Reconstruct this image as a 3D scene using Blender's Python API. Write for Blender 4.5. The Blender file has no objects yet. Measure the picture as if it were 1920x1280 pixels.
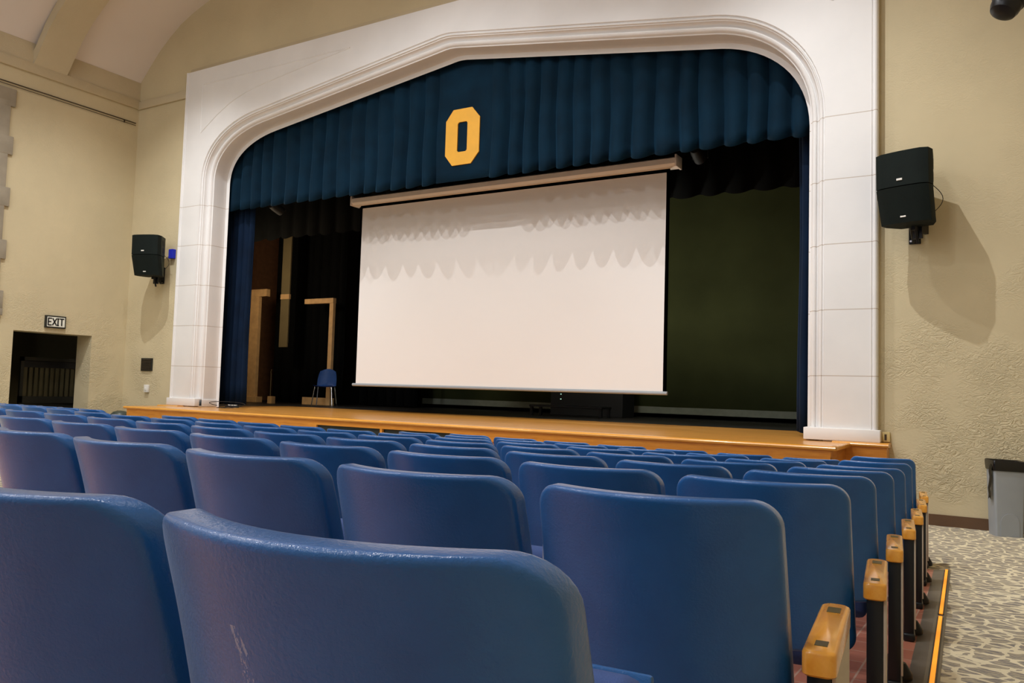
import bpy, bmesh, math, random
from math import sin, cos, pi, radians, atan2, hypot, sqrt
from mathutils import Vector, Matrix
random.seed(7)
scene = bpy.context.scene
COL = scene.collection

# ---------------------------------------------------------------- helpers
def tag(o, label=None, cat=None, group=None, kind=None):
    if label: o['label'] = label
    if cat: o['category'] = cat
    if group: o['group'] = group
    if kind: o['kind'] = kind
    return o

def thing(name, label, cat, loc=(0, 0, 0), rz=0.0, group=None, kind=None):
    o = bpy.data.objects.new(name, None)
    o.empty_display_size = 0.1
    o.location = loc
    o.rotation_euler = (0, 0, rz)
    COL.objects.link(o)
    return tag(o, label, cat, group, kind)

def build(name, bm, m, parent=None, smooth=None, loc=None):
    bmesh.ops.recalc_face_normals(bm, faces=bm.faces[:])
    me = bpy.data.meshes.new(name)
    bm.to_mesh(me)
    bm.free()
    if smooth is not None:
        for p in me.polygons: p.use_smooth = True
        me.set_sharp_from_angle(angle=radians(smooth))
    if m is not None: me.materials.append(m)
    o = bpy.data.objects.new(name, me)
    COL.objects.link(o)
    if parent is not None: o.parent = parent
    if loc is not None: o.location = loc
    return o

def struct(name, bm, m, smooth=None):
    return tag(build(name, bm, m, None, smooth), kind='structure')

def B(): return bmesh.new()

def box(bm, x0, x1, y0, y1, z0, z1, bev=0.0, seg=2, M=None):
    vs = [bm.verts.new((x, y, z)) for x in (x0, x1) for y in (y0, y1) for z in (z0, z1)]
    q = [(0, 1, 3, 2), (4, 6, 7, 5), (0, 4, 5, 1), (2, 3, 7, 6), (0, 2, 6, 4), (1, 5, 7, 3)]
    fs = [bm.faces.new([vs[i] for i in f]) for f in q]
    if bev > 0:
        es = list({e for f in fs for e in f.edges})
        r = bmesh.ops.bevel(bm, geom=es, offset=bev, segments=seg, profile=0.5, affect='EDGES')
        vs = list({v for f in r['faces'] for v in f.verts} | {v for v in vs if v.is_valid})
    if M is not None:
        for v in vs:
            if v.is_valid: v.co = M @ v.co
    return vs

def hexa(bm, P):
    """eight corners ordered like box: x-y-z binary"""
    vs = [bm.verts.new(p) for p in P]
    for f in [(0, 1, 3, 2), (4, 6, 7, 5), (0, 4, 5, 1), (2, 3, 7, 6), (0, 2, 6, 4), (1, 5, 7, 3)]:
        bm.faces.new([vs[i] for i in f])
    return vs

def bevel_all(bm, off, seg=2, ang=30):
    es = [e for e in bm.edges if len(e.link_faces) == 2 and e.calc_face_angle(0) > radians(ang)]
    bmesh.ops.bevel(bm, geom=es, offset=off, segments=seg, profile=0.5, affect='EDGES')

def tube(bm, pts, r, n=8, cap=True, M=None):
    pts = [Vector(p) for p in pts]
    rings = []
    up = Vector((0, 0, 1))
    prev = None
    for i, p in enumerate(pts):
        if i == 0: t = pts[1] - p
        elif i == len(pts) - 1: t = p - pts[i - 1]
        else: t = (pts[i + 1] - p).normalized() + (p - pts[i - 1]).normalized()
        t.normalize()
        if prev is None:
            a = t.cross(up)
            if a.length < 1e-3: a = t.cross(Vector((1, 0, 0)))
        else:
            a = prev - t * prev.dot(t)
        a.normalize()
        prev = a
        b = t.cross(a)
        rr = r[i] if isinstance(r, (list, tuple)) else r
        rings.append([bm.verts.new(p + (a * cos(2 * pi * k / n) + b * sin(2 * pi * k / n)) * rr) for k in range(n)])
    for A, C in zip(rings, rings[1:]):
        for k in range(n):
            bm.faces.new((A[k], A[(k + 1) % n], C[(k + 1) % n], C[k]))
    if cap:
        bm.faces.new(rings[0][::-1]); bm.faces.new(rings[-1])
    if M is not None:
        for R in rings:
            for v in R: v.co = M @ v.co

def lathe(bm, prof, n=32, M=None):
    rings = []
    for r, z in prof:
        if r < 1e-6: rings.append([bm.verts.new((0, 0, z))])
        else: rings.append([bm.verts.new((r * cos(2 * pi * k / n), r * sin(2 * pi * k / n), z)) for k in range(n)])
    for A, C in zip(rings, rings[1:]):
        for k in range(n):
            a, b = A[k % len(A)], A[(k + 1) % len(A)]
            c, d = C[(k + 1) % len(C)], C[k % len(C)]
            f = []
            for v in (a, b, c, d):
                if v not in f: f.append(v)
            if len(f) > 2: bm.faces.new(f)
    if M is not None:
        for R in rings:
            for v in R: v.co = M @ v.co

def grid(bm, P):
    """P: rows of points -> quad grid"""
    V = [[bm.verts.new(p) for p in row] for row in P]
    for a, b in zip(V, V[1:]):
        for i in range(len(a) - 1):
            bm.faces.new((a[i], a[i + 1], b[i + 1], b[i]))
    return V

def poly(bm, pts):
    f = bm.faces.new([bm.verts.new(p) for p in pts])
    return f

def prism(bm, pts2, f0, f1):
    """closed outline pts2 (list of 2D) mapped by f0 and f1 to two caps"""
    a = [bm.verts.new(f0(*p)) for p in pts2]
    b = [bm.verts.new(f1(*p)) for p in pts2]
    n = len(a)
    fa = bm.faces.new(a); fb = bm.faces.new(b[::-1])
    for i in range(n):
        bm.faces.new((a[i], b[i], b[(i + 1) % n], a[(i + 1) % n]))
    return fa, fb

# ---------------------------------------------------------------- materials
def s2l(c):
    return tuple((x / 12.92 if x <= .04045 else ((x + .055) / 1.055) ** 2.4) for x in [v / 255 for v in c]) + (1.0,)

class NT:
    def __init__(self, name):
        self.m = bpy.data.materials.new(name); self.m.use_nodes = True
        self.t = self.m.node_tree; self.bs = self.t.nodes['Principled BSDF']
    def n(self, typ, **kw):
        o = self.t.nodes.new(typ)
        for k, v in kw.items():
            if k in o.inputs: o.inputs[k].default_value = v
            else: setattr(o, k, v)
        return o
    def l(self, a, b): self.t.links.new(a, b)
    def coord(self, scale=(1, 1, 1), kind='Object', rot=(0, 0, 0)):
        c = self.n('ShaderNodeTexCoord'); mp = self.n('ShaderNodeMapping')
        mp.inputs['Scale'].default_value = scale; mp.inputs['Rotation'].default_value = rot
        self.l(c.outputs[kind], mp.inputs['Vector'])
        return mp.outputs['Vector']
    def noise(self, vec, scale=5, detail=4, rough=.5, dist=0):
        x = self.n('ShaderNodeTexNoise'); x.inputs['Scale'].default_value = scale; x.inputs['Detail'].default_value = detail
        x.inputs['Roughness'].default_value = rough; x.inputs['Distortion'].default_value = dist
        self.l(vec, x.inputs['Vector']); return x.outputs['Fac']
    def ramp(self, fac, stops):
        r = self.n('ShaderNodeValToRGB'); e = r.color_ramp.elements
        while len(e) < len(stops): e.new(.5)
        for q, (p, c) in zip(e, stops):
            q.position = p; q.color = c if len(c) == 4 else tuple(c) + (1,)
        self.l(fac, r.inputs['Fac']); return r.outputs['Color']
    def math(self, op, a, b=None, c=None):
        x = self.n('ShaderNodeMath', operation=op)
        for i, v in enumerate((a, b, c)):
            if v is None: continue
            if isinstance(v, (int, float)): x.inputs[i].default_value = v
            else: self.l(v, x.inputs[i])
        return x.outputs[0]
    def mix(self, fac, a, b):
        x = self.n('ShaderNodeMix', data_type='RGBA')
        for i, v in ((0, fac), (6, a), (7, b)):
            if isinstance(v, (int, float)): x.inputs[i].default_value = v
            elif isinstance(v, tuple): x.inputs[i].default_value = v
            else: self.l(v, x.inputs[i])
        return x.outputs[2]
    def bump(self, h, strength=.3, dist=.01):
        x = self.n('ShaderNodeBump'); x.inputs['Strength'].default_value = strength if isinstance(strength, (int, float)) else 1
        x.inputs['Distance'].default_value = dist
        if not isinstance(strength, (int, float)): self.l(strength, x.inputs['Strength'])
        self.l(h, x.inputs['Height']); self.l(x.outputs['Normal'], self.bs.inputs['Normal'])
    def color(self, c):
        if isinstance(c, tuple): self.bs.inputs['Base Color'].default_value = c
        else: self.l(c, self.bs.inputs['Base Color'])
    def set(self, **kw):
        for k, v in kw.items(): self.bs.inputs[k.replace('_', ' ')].default_value = v
        return self

def plain(name, rgb, rough=.6, metal=0.0, var=.06, scale=8, bump=0.0, bscale=80, spec=.5):
    t = NT(name); c = s2l(rgb)
    v = t.coord()
    f = t.noise(v, scale, 4)
    t.color(t.ramp(f, [(.25, tuple(x * (1 - var) for x in c[:3])), (.75, tuple(min(1, x * (1 + var)) for x in c[:3]))]))
    t.set(Roughness=rough, Metallic=metal)
    t.bs.inputs['Specular IOR Level'].default_value = spec
    if bump: t.bump(t.noise(v, bscale, 3), bump, .004)
    return t.m

def emis(name, rgb, strength):
    t = NT(name); t.color(s2l(rgb)); t.bs.inputs['Emission Color'].default_value = s2l(rgb)
    t.bs.inputs['Emission Strength'].default_value = strength
    return t.m

def mat_plaster(name, rgb, rough_z=True):
    t = NT(name); c = s2l(rgb)[:3]
    v = t.coord()
    f = t.noise(v, .8, 5, .6)
    t.color(t.ramp(f, [(.3, tuple(x * .93 for x in c)), (.7, tuple(x * 1.05 for x in c))]))
    t.set(Roughness=.75); t.bs.inputs['Specular IOR Level'].default_value = .25
    v2 = t.coord((1, 1, 1.6), rot=(0, .5, 0))
    a = t.noise(v2, 8.0, 3, .55, 2.2)
    ridge = t.math('SUBTRACT', 1.0, t.math('MULTIPLY', t.math('ABSOLUTE', t.math('SUBTRACT', a, .5)), 7.0))
    ridge = t.math('MAXIMUM', ridge, 0.0)
    pm = t.n('ShaderNodeMapRange'); pm.inputs[1].default_value = .40; pm.inputs[2].default_value = .62; t.l(t.noise(v, 1.5, 2), pm.inputs[0])
    patch = t.math('MULTIPLY', ridge, pm.outputs[0])
    fine = t.math('MULTIPLY', t.noise(v, 40, 3), .10)
    h = t.math('ADD', patch, fine)
    sep = t.n('ShaderNodeSeparateXYZ'); t.l(v, sep.inputs[0])
    lo = t.n('ShaderNodeMapRange'); lo.inputs[1].default_value = 0.3; lo.inputs[2].default_value = 3.6; lo.inputs[3].default_value = .65; lo.inputs[4].default_value = .12
    t.l(sep.outputs[2], lo.inputs[0])
    t.bump(h, lo.outputs[0] if rough_z else .15, .025)
    return t.m

def mat_wood(name, c0, c1, scale=(1, 14, 14), rough=.35, plank=None, coat=.0):
    t = NT(name)
    v = t.coord(scale)
    f = t.noise(v, 2.2, 6, .6, .8)
    col = t.ramp(f, [(.25, s2l(c0)), (.72, s2l(c1))])
    if plank:
        br = t.n('ShaderNodeTexBrick'); br.inputs['Scale'].default_value = 1
        br.inputs['Color1'].default_value = (1, 1, 1, 1); br.inputs['Color2'].default_value = (.78, .78, .78, 1); br.inputs['Mortar'].default_value = (.35, .3, .25, 1)
        br.inputs['Mortar Size'].default_value = .0022; br.inputs['Brick Width'].default_value = plank[0]; br.inputs['Row Height'].default_value = plank[1]
        t.l(t.coord(), br.inputs['Vector'])
        mx = t.n('ShaderNodeMix', data_type='RGBA', blend_type='MULTIPLY'); mx.inputs[0].default_value = .8
        t.l(col, mx.inputs[6]); t.l(br.outputs['Color'], mx.inputs[7]); col = mx.outputs[2]
    t.color(col); t.set(Roughness=rough)
    if coat: t.bs.inputs['Coat Weight'].default_value = coat; t.bs.inputs['Coat Roughness'].default_value = .15
    return t.m

def mat_velvet(name, rgb, sheen=.4):
    t = NT(name); c = s2l(rgb)[:3]
    v = t.coord()
    f = t.noise(v, 3, 4)
    t.color(t.ramp(f, [(.3, tuple(x * .75 for x in c)), (.7, tuple(x * 1.2 for x in c))]))
    t.set(Roughness=.9); t.bs.inputs['Sheen Weight'].default_value = sheen; t.bs.inputs['Sheen Roughness'].default_value = .4
    t.bs.inputs['Sheen Tint'].default_value = tuple(min(1, x * 6) for x in c) + (1,)
    t.bs.inputs['Specular IOR Level'].default_value = .15
    t.bump(t.noise(v, 300, 2), .15, .002)
    return t.m

M = {}
M['wall'] = mat_plaster('cream_plaster', (201, 187, 153))
M['wall_dim'] = mat_plaster('cream_plaster_smooth', (194, 180, 150), False)
M['ceiling'] = plain('ceiling_plaster', (222, 212, 204), .9, var=.03, scale=1)
M['base'] = plain('brown_vinyl', (92, 66, 44), .5)
M['black'] = plain('black_paint', (16, 16, 17), .7, var=.2)
M['blackcloth'] = plain('black_cloth', (8, 9, 9), .95, var=.3, spec=.1)
M['darkmetal'] = plain('dark_metal', (30, 30, 32), .4, .6)
M['speaker'] = plain('speaker_grille', (12, 21, 18), .8, var=.15, bump=.4, bscale=260, spec=.2)
M['speaker_side'] = plain('speaker_cabinet', (36, 44, 32), .6)
M['white_plastic'] = plain('white_plastic', (225, 222, 215), .5)
M['chrome'] = plain('chrome', (200, 200, 200), .15, 1.0)
M['grey_plastic'] = plain('grey_plastic', (150, 155, 160), .5, var=.03)
M['bag'] = plain('black_bag', (14, 14, 17), .25)
M['ply'] = plain('pale_timber', (196, 158, 108), .7, var=.15)
M['olive'] = plain('dim_olive_paint', (104, 92, 62), .85, var=.15, scale=2)
M['brown_dim'] = plain('brown_brick_paint', (120, 80, 50), .9, var=.2)
M['backdrop'] = plain('olive_backdrop_cloth', (76, 82, 52), .95, var=.25, scale=.9, spec=.1)
M['hem'] = plain('grey_hem_cloth', (128, 132, 118), .9, var=.1)
M['stagefloor_black'] = plain('black_stage_paint', (28, 25, 22), .45, var=.3)
M['screenblack'] = plain('screen_border', (14, 15, 17), .8)
M['case'] = plain('screen_case', (236, 228, 220), .5, var=.02)
M['gold'] = plain('gold_satin', (232, 170, 44), .45, var=.05)
M['stone'] = plain('grey_cast_stone', (150, 140, 122), .85, var=.18, scale=3, bump=.3, bscale=30)
M['plate'] = plain('dark_bronze_plate', (96, 82, 40), .4, .4)
M['standard'] = plain('charcoal_steel', (20, 24, 28), .35, .2)
M['laminate'] = plain('beige_laminate', (186, 172, 152), .5, var=.03)
M['vent'] = plain('dark_bronze_grille', (62, 50, 38), .5, .3)
M['almond'] = plain('almond_plastic', (200, 178, 120), .5)
M['binlid'] = plain('dark_green_plastic', (58, 66, 58), .4)
M['edging'] = plain('grey_rubber_edging', (104, 96, 86), .35, var=.2)
M['strip'] = emis('amber_strip_light', (255, 160, 40), .95)
M['led'] = emis('green_white_led', (200, 255, 230), 1.2)
M['lens'] = emis('dim_stage_lens', (40, 80, 130), .06)
M['pane'] = plain('leaded_glass', (92, 80, 62), .3, var=.3, scale=4)
M['gate'] = plain('dark_gate_paint', (34, 34, 26), .7)
M['gate_slat'] = plain('dim_olive_slat', (76, 70, 46), .8, var=.3, scale=3)
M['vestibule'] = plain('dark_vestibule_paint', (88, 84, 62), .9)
M['deck'] = mat_wood('honey_oak_deck', (212, 142, 58), (232, 168, 82), (1, 12, 12), .3, (2.4, .083), .25)
M['oak'] = mat_wood('honey_oak', (190, 116, 34), (218, 146, 52), (1.2, 10, 10), .35, None, .2)
M['oak_panel'] = mat_wood('oak_panel', (160, 92, 28), (190, 120, 44), (2, 2, 12), .4)
M['oak_nosing'] = mat_wood('oak_nosing', (206, 138, 48), (226, 160, 66), (1.2, 10, 10), .25, None, .4)
M['arm'] = mat_wood('varnished_maple', (226, 148, 44), (244, 178, 72), (14, 2.0, 14), .22, None, .5)
M['vent_panel'] = plain('black_green_panel', (26, 34, 32), .6)
M['tag'] = plain('pale_tag', (190, 195, 215), .5)

def mat_proscenium():
    t = NT('white_cast_stone')
    v = t.coord()
    f = t.noise(v, 1.2, 5)
    base = t.ramp(f, [(.3, s2l((222, 220, 218))), (.7, s2l((231, 229, 227)))])
    sep = t.n('ShaderNodeSeparateXYZ'); t.l(v, sep.inputs[0])
    z = sep.outputs[2]
    acc = None
    for zj in (1.597, 2.358, 3.122, 3.882, 4.633):
        m = t.math('LESS_THAN', t.math('ABSOLUTE', t.math('SUBTRACT', z, zj)), .005)
        acc = m if acc is None else t.math('MAXIMUM', acc, m)
    out = t.math('GREATER_THAN', t.math('ABSOLUTE', sep.outputs[0]), 5.0)
    acc = t.math('MULTIPLY', acc, out)
    t.color(t.mix(acc, base, s2l((190, 178, 166))))
    t.set(Roughness=.5)
    t.bump(t.noise(v, 25, 3), .05, .01)
    return t.m
M['proscenium'] = mat_proscenium()

def mat_screen():
    t = NT('matte_white_screen')
    v = t.coord((1, 1, 1))
    t.color(s2l((230, 226, 222))); t.set(Roughness=.9)
    t.bump(t.noise(v, .9, 2, .4, .3), .25, .05)
    return t.m
M['screen'] = mat_screen()

def mat_chair(scuff=False):
    t = NT('blue_moulded_plastic' + ('_scuffed' if scuff else ''))
    v = t.coord()
    f = t.noise(v, 5, 5, .6)
    col = t.ramp(f, [(.3, s2l((34, 90, 154))), (.7, s2l((40, 102, 170)))])
    if scuff:
        sx = t.n('ShaderNodeSeparateXYZ'); t.l(v, sx.inputs[0])
        st = t.noise(t.coord((160, 160, 9)), 1.0, 4, .7)
        a = t.math('LESS_THAN', t.math('ABSOLUTE', t.math('ADD', sx.outputs[0], t.math('ADD', .055, t.math('MULTIPLY', t.math('SUBTRACT', sx.outputs[2], .66), .12)))), .009)
        b = t.math('LESS_THAN', t.math('ABSOLUTE', t.math('SUBTRACT', sx.outputs[2], .672)), .045)
        k = t.math('MULTIPLY', t.math('MULTIPLY', a, b), t.math('GREATER_THAN', st, .54))
        col = t.mix(t.math('MULTIPLY', k, .5), col, s2l((180, 196, 214)))
    t.color(col)
    t.set(Roughness=.27)
    t.bs.inputs['Sheen Weight'].default_value = .3; t.bs.inputs['Sheen Roughness'].default_value = .3; t.bs.inputs['Sheen Tint'].default_value = (.7, .8, 1, 1)
    t.bs.inputs['Coat Weight'].default_value = .4; t.bs.inputs['Coat Roughness'].default_value = .16
    t.bs.inputs['Specular IOR Level'].default_value = .25
    h = t.noise(v, 170, 3, .6)
    t.bump(h, .32, .003)
    t.l(t.bs.inputs['Normal'].links[0].from_socket, t.bs.inputs['Coat Normal'])
    return t.m
M['chair'] = mat_chair()
M['chair_scuff'] = mat_chair(True)
M['seatpad'] = plain('blue_seat_fabric', (56, 82, 140), .8, bump=.3, bscale=400)
M['bluechair'] = plain('blue_plastic_shell', (40, 96, 178), .45)

def mat_carpet():
    t = NT('stone_pattern_carpet')
    v = t.coord((1, 1.15, 1))
    d = t.noise(v, 9, 2)
    vo = t.n('ShaderNodeTexVoronoi', feature='DISTANCE_TO_EDGE'); vo.inputs['Scale'].default_value = 8.5
    mv = t.n('ShaderNodeVectorMath', operation='ADD')
    nz = t.n('ShaderNodeTexNoise'); nz.inputs['Scale'].default_value = 6; t.l(v, nz.inputs['Vector'])
    sc = t.n('ShaderNodeVectorMath', operation='SCALE'); sc.inputs[3].default_value = .12
    t.l(nz.outputs['Color'], sc.inputs[0]); t.l(v, mv.inputs[0]); t.l(sc.outputs[0], mv.inputs[1])
    t.l(mv.outputs[0], vo.inputs['Vector'])
    edge = t.math('LESS_THAN', vo.outputs['Distance'], .085)
    st = t.noise(t.coord((17, 120, 17)), 1.0, 2, .5, .3)
    dash = t.math('GREATER_THAN', st, .515)
    beige, tan, dark = s2l((238, 226, 194)), s2l((190, 178, 152)), s2l((130, 126, 126))
    inner = t.mix(dash, tan, dark)
    col = t.mix(edge, inner, beige)
    t.color(t.mix(t.math('MULTIPLY', t.noise(t.coord(), 260, 2), .25), col, s2l((120, 110, 95))))
    t.set(Roughness=.95); t.bs.inputs['Specular IOR Level'].default_value = .1
    t.bump(t.noise(t.coord(), 300, 2), .5, .006)
    return t.m
M['carpet'] = mat_carpet()

def mat_brick():
    t = NT('red_brick_paving')
    br = t.n('ShaderNodeTexBrick'); br.inputs['Scale'].default_value = 1
    br.inputs['Color1'].default_value = s2l((172, 104, 82)); br.inputs['Color2'].default_value = s2l((190, 122, 100)); br.inputs['Mortar'].default_value = s2l((196, 160, 140))
    br.inputs['Mortar Size'].default_value = .004; br.inputs['Brick Width'].default_value = .2; br.inputs['Row Height'].default_value = .1
    t.l(t.coord(rot=(0, 0, pi / 2)), br.inputs['Vector'])
    t.color(br.outputs['Color']); t.set(Roughness=.4)
    return t.m
M['brick'] = mat_brick()
M['velvet'] = mat_velvet('navy_velvet', (5, 33, 50), .5)
M['velvet_leg'] = mat_velvet('navy_velvet_leg', (8, 26, 48), .15)

# ---------------------------------------------------------------- camera
cam = bpy.data.cameras.new('camera')
cam.sensor_width = 36.0
cam.lens = 1516.2446 / 1920 * 36
cam.clip_start = .05; cam.clip_end = 200
co = bpy.data.objects.new('camera', cam)
COL.objects.link(co)
r = Vector((0.85753133, 0.51359972, 0.02924641)); u = Vector((0.00599644, -0.06682761, 0.99774652)); f = Vector((-0.5143968, 0.85542352, 0.06038654))
Rm = Matrix((r, u, -f)).transposed()
co.matrix_world = Matrix.Translation((7.29882, -9.84492, 1.321)) @ Rm.to_4x4()
scene.camera = co

# ---------------------------------------------------------------- floor
W = 6.15
HCH = 0.80
def ztop(X, Y):
    x, y = max(X, -0.6) / W, Y / W
    return W * (-0.08038221 + 0.05386779 * (-.47 - y) + 0.00295955 * (1.1 - x) + 0.00399276 * (1.1 - x) ** 2) + 1.321
def zfl(X, Y): return max(0.0, ztop(X, Y) - HCH)
def xline(Y): return 6.952 + .033 * (-2.6 - Y)
XW, YB = 7.8, -14.0

xs = [-7.8, -5, -3, -1.5, -.6, .5, 1.5, 2.5, 3.5, 4.5, 5.5, 6.4, 7.0, 7.8]
ys = [.12, -1, -2.0, -2.2, -2.4, -2.6, -2.8, -3.0, -3.5, -4, -5, -6, -7, -8, -9, -10, -12, -14]
bm = B(); grid(bm, [[(x, y, zfl(x, y)) for x in xs] for y in ys]); struct('floor', bm, M['carpet'])
bm = B()
ysb = [y for y in ys if y <= -2.6]
rows_ = []
for y in ysb:
    xr = xline(y) - .085
    rows_.append([(xr + (-.5 - xr) * k / 12, y, zfl(xr + (-.5 - xr) * k / 12, y) + .004) for k in range(13)])
grid(bm, rows_); struct('floor.001', bm, M['brick'])
bm = B()
grid(bm, [[(xline(y) - .09, y, zfl(7, y) + .007), (xline(y) - .03, y, zfl(7, y) + .012), (xline(y) + .018, y, zfl(7, y) + .012), (xline(y) + .026, y, zfl(7, y) + .003)] for y in ysb])
tag(build('floor_edging', bm, M['edging']), 'dark grey rubber edging strip between brick floor and carpet aisle', 'floor edging')
for i, (y0, y1) in enumerate(((-2.62, -4.60), (-4.70, -9.9))):
    t = thing('aisle_light', ('far', 'near')[i] + ' amber light strip set in the edge of the carpeted aisle' if i == 0 else 'near amber light strip along the carpeted aisle, closest to the camera', 'aisle light', group='aisle light strips')
    t.location = (xline(y0), y0, zfl(7, y0) + .0125)
    yy = [y0 + (y1 - y0) * k / 10 for k in range(11)]
    bm = B()
    for k in range(10):
        a, b = yy[k], yy[k + 1]
        P = [(xline(y) + dx - xline(y0), y - y0, zfl(7, y) + dz - zfl(7, y0)) for dx in (-.016, .016) for y in (a, b) for dz in (-.002, .004)]
        hexa(bm, P)
    build('housing', bm, M['darkmetal'], t)
    bm = B()
    for k in range(10):
        a, b = yy[k], yy[k + 1]
        P = [(xline(y) + dx - xline(y0), y - y0, zfl(7, y) + dz - zfl(7, y0)) for dx in (-.009, .009) for y in (a, b) for dz in (.003, .010)]
        hexa(bm, P)
    build('light_tube', bm, M['strip'], t)

# ---------------------------------------------------------------- walls
bm = B()
box(bm, -7.8, -5.7, .12, .44, 0, 10); box(bm, 5.7, 7.8, .12, .44, 0, 10); box(bm, -5.7, 5.7, .12, .44, 6.95, 10)
struct('wall_front', bm, M['wall'])
# left wall with the exit doorway
bm = B()
DY0, DY1, DZ = -2.06, -.594, 2.14
box(bm, -8.28, -7.8, -14, DY0, 0, 10); box(bm, -8.28, -7.8, DY1, .44, 0, 10); box(bm, -8.28, -7.8, DY0, DY1, DZ, 10)
struct('wall_left', bm, M['wall'])
bm = B(); box(bm, 7.8, 8.1, -14, .44, 0, 10); struct('wall_right', bm, M['wall'])
bm = B(); box(bm, -8.28, 8.1, -14.3, -14, 0, 10); struct('wall_back', bm, plain('pale_grey_paint', (205, 210, 222), .8))
# vestibule behind the door
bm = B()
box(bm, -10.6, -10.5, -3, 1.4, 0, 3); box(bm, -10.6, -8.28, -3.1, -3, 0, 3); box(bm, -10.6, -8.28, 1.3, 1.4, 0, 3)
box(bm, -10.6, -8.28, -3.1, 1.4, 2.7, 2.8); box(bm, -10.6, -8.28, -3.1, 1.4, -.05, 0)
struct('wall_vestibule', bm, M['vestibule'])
t = thing('folding_gate', 'dark slatted folding gate standing in the exit doorway under the exit sign', 'gate', (-9.0, 0, 0))
bm = B(); box(bm, -.03, .03, -1.27, -.02, 1.62, 1.70); box(bm, -.03, .03, -1.27, -.02, .8, .93); box(bm, -.03, .03, -1.27, -1.21, 0, 1.7); box(bm, -.03, .03, -.08, -.02, 0, 1.7)
box(bm, -.03, -.02, -1.21, -.08, .1, .85)
build('frame', bm, M['gate'], t)
for k in range(11):
    y = -1.2 + k * .104
    bm = B(); box(bm, -.012, .012, y, y + .07, .93, 1.54, .004); build('slat', bm, M['gate_slat'], t, 30)
bm = B(); box(bm, -.03, .03, -1.21, -.08, 1.50, 1.63); build('top_panel', bm, M['black'], t)

# ceiling vault with ribs
PROF = [(-7.8, 7.39), (-7.5, 7.70), (-7.2, 7.98), (-6.9, 8.20), (-6.6, 8.39), (-6.2, 8.56), (-5.75, 8.70), (-5.1, 8.87), (-4.4, 9.02), (-3.2, 9.2), (-1.6, 9.32), (0, 9.36)]
PROF = PROF + [(-x, z) for x, z in PROF[-2::-1]]
bm = B()
grid(bm, [[(x, y, z) for x, z in PROF] for y in (.3, -14)]); grid(bm, [[(x * 1.02, y, z + .15) for x, z in PROF] for y in (.3, -14)])
struct('ceiling', bm, M['ceiling'], 40)
def rib(y0, y1):
    bm = B()
    prof = [(-7.8, 6.95), (-7.66, 7.12)] + [(x * .978, z - .14) for x, z in PROF[1:-1]] + [(7.66, 7.12), (7.8, 6.95)]
    a = [bm.verts.new((x, y0, z)) for x, z in prof]; b = [bm.verts.new((x, y1, z)) for x, z in prof]
    c = [bm.verts.new((x * 1.01, y0, z + .2)) for x, z in prof]; d = [bm.verts.new((x * 1.01, y1, z + .2)) for x, z in prof]
    for i in range(len(a) - 1):
        bm.faces.new((a[i], a[i + 1], b[i + 1], b[i])); bm.faces.new((a[i], c[i], c[i + 1], a[i + 1])); bm.faces.new((b[i], b[i + 1], d[i + 1], d[i]))
    return bm
for k in range(4):
    y0 = -1.42 - 3.3 * k
    o = struct('trim_%d' % (k + 1), rib(y0, y0 - .62), M['wall_dim'], 40)
# cornice bands
bm = B(); box(bm, -7.8, -7.745, -14, .12, 6.84, 7.02, .008); box(bm, -7.8, -7.78, -14, .12, 7.02, 7.40); struct('trim_5', bm, M['wall_dim'], 30)
bm = B(); box(bm, -7.8, -6.15, .075, .12, 6.83, 6.99, .008); box(bm, 6.15, 7.8, .075, .12, 6.83, 6.99, .008); struct('trim_6', bm, M['wall_dim'], 30)
bm = B(); box(bm, 7.745, 7.8, -14, .12, 6.84, 7.02, .008); struct('trim_7', bm, M['wall_dim'], 30)
bm = B(); box(bm, -6.15, 6.15, .07, .12, 7.27, 7.375, .02); struct('trim_8', bm, M['wall_dim'], 30)
bm = B(); box(bm, 5.9, 7.8, .105, .12, 0, .12); struct('baseboard_front', bm, M['base'])
bm = B(); box(bm, -7.8, -6.3, .105, .12, 0, .12); box(bm, -7.8, -7.785, -.594, .12, 0, .12); struct('baseboard_left', bm, M['base'])
# picture rail rods on left wall
t = thing('picture_rail', 'pair of thin dark metal rods running along the top of the left wall', 'rail', (-7.77, -6.9, 6.53))
bm = B(); tube(bm, [(0, -7, .012), (0, 6.95, .012)], .010); build('rod', bm, M['vent'], t, 40)
bm = B(); tube(bm, [(0, -7, -.035), (0, 6.95, -.035)], .006); build('rod', bm, M['vent'], t, 40)
for y in (-6, -3, 0, 3, 6.7):
    bm = B(); box(bm, -.03, -.004, y, y + .015, -.04, .018); build('bracket', bm, M['vent'], t)

# window surround on left wall (its near edge shows at the picture's left edge)
wn = thing('window_1', None, None, (-7.8, 0, 0)); wn['kind'] = 'structure'
bm = B()
box(bm, 0, .04, -2.66, -2.37, 2.5, 6.42, .01)
for z0, z1 in ((6.12, 6.44), (5.25, 5.58), (4.32, 4.66), (3.38, 3.72), (2.5, 2.82)): box(bm, 0, .045, -2.66, -2.29, z0, z1, .01)
box(bm, 0, .04, -4.6, -4.3, 2.5, 6.42, .01); box(bm, 0, .046, -4.59, -2.38, 6.2, 6.43, .01); box(bm, 0, .08, -4.6, -2.3, 2.38, 2.5, .01)
build('window_frame', bm, M['stone'], wn, 30)
bm = B(); box(bm, .003, .012, -4.3, -2.66, 2.5, 6.2); build('pane', bm, M['pane'], wn)
bm = B()
for y in (-3.05, -3.48, -3.9): box(bm, .01, .03, y - .015, y + .015, 2.5, 6.2)
for z in (3.1, 3.7, 4.3, 4.9, 5.5): box(bm, .01, .025, -4.3, -2.66, z - .01, z + .01)
build('muntin', bm, M['darkmetal'], wn)

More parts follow.
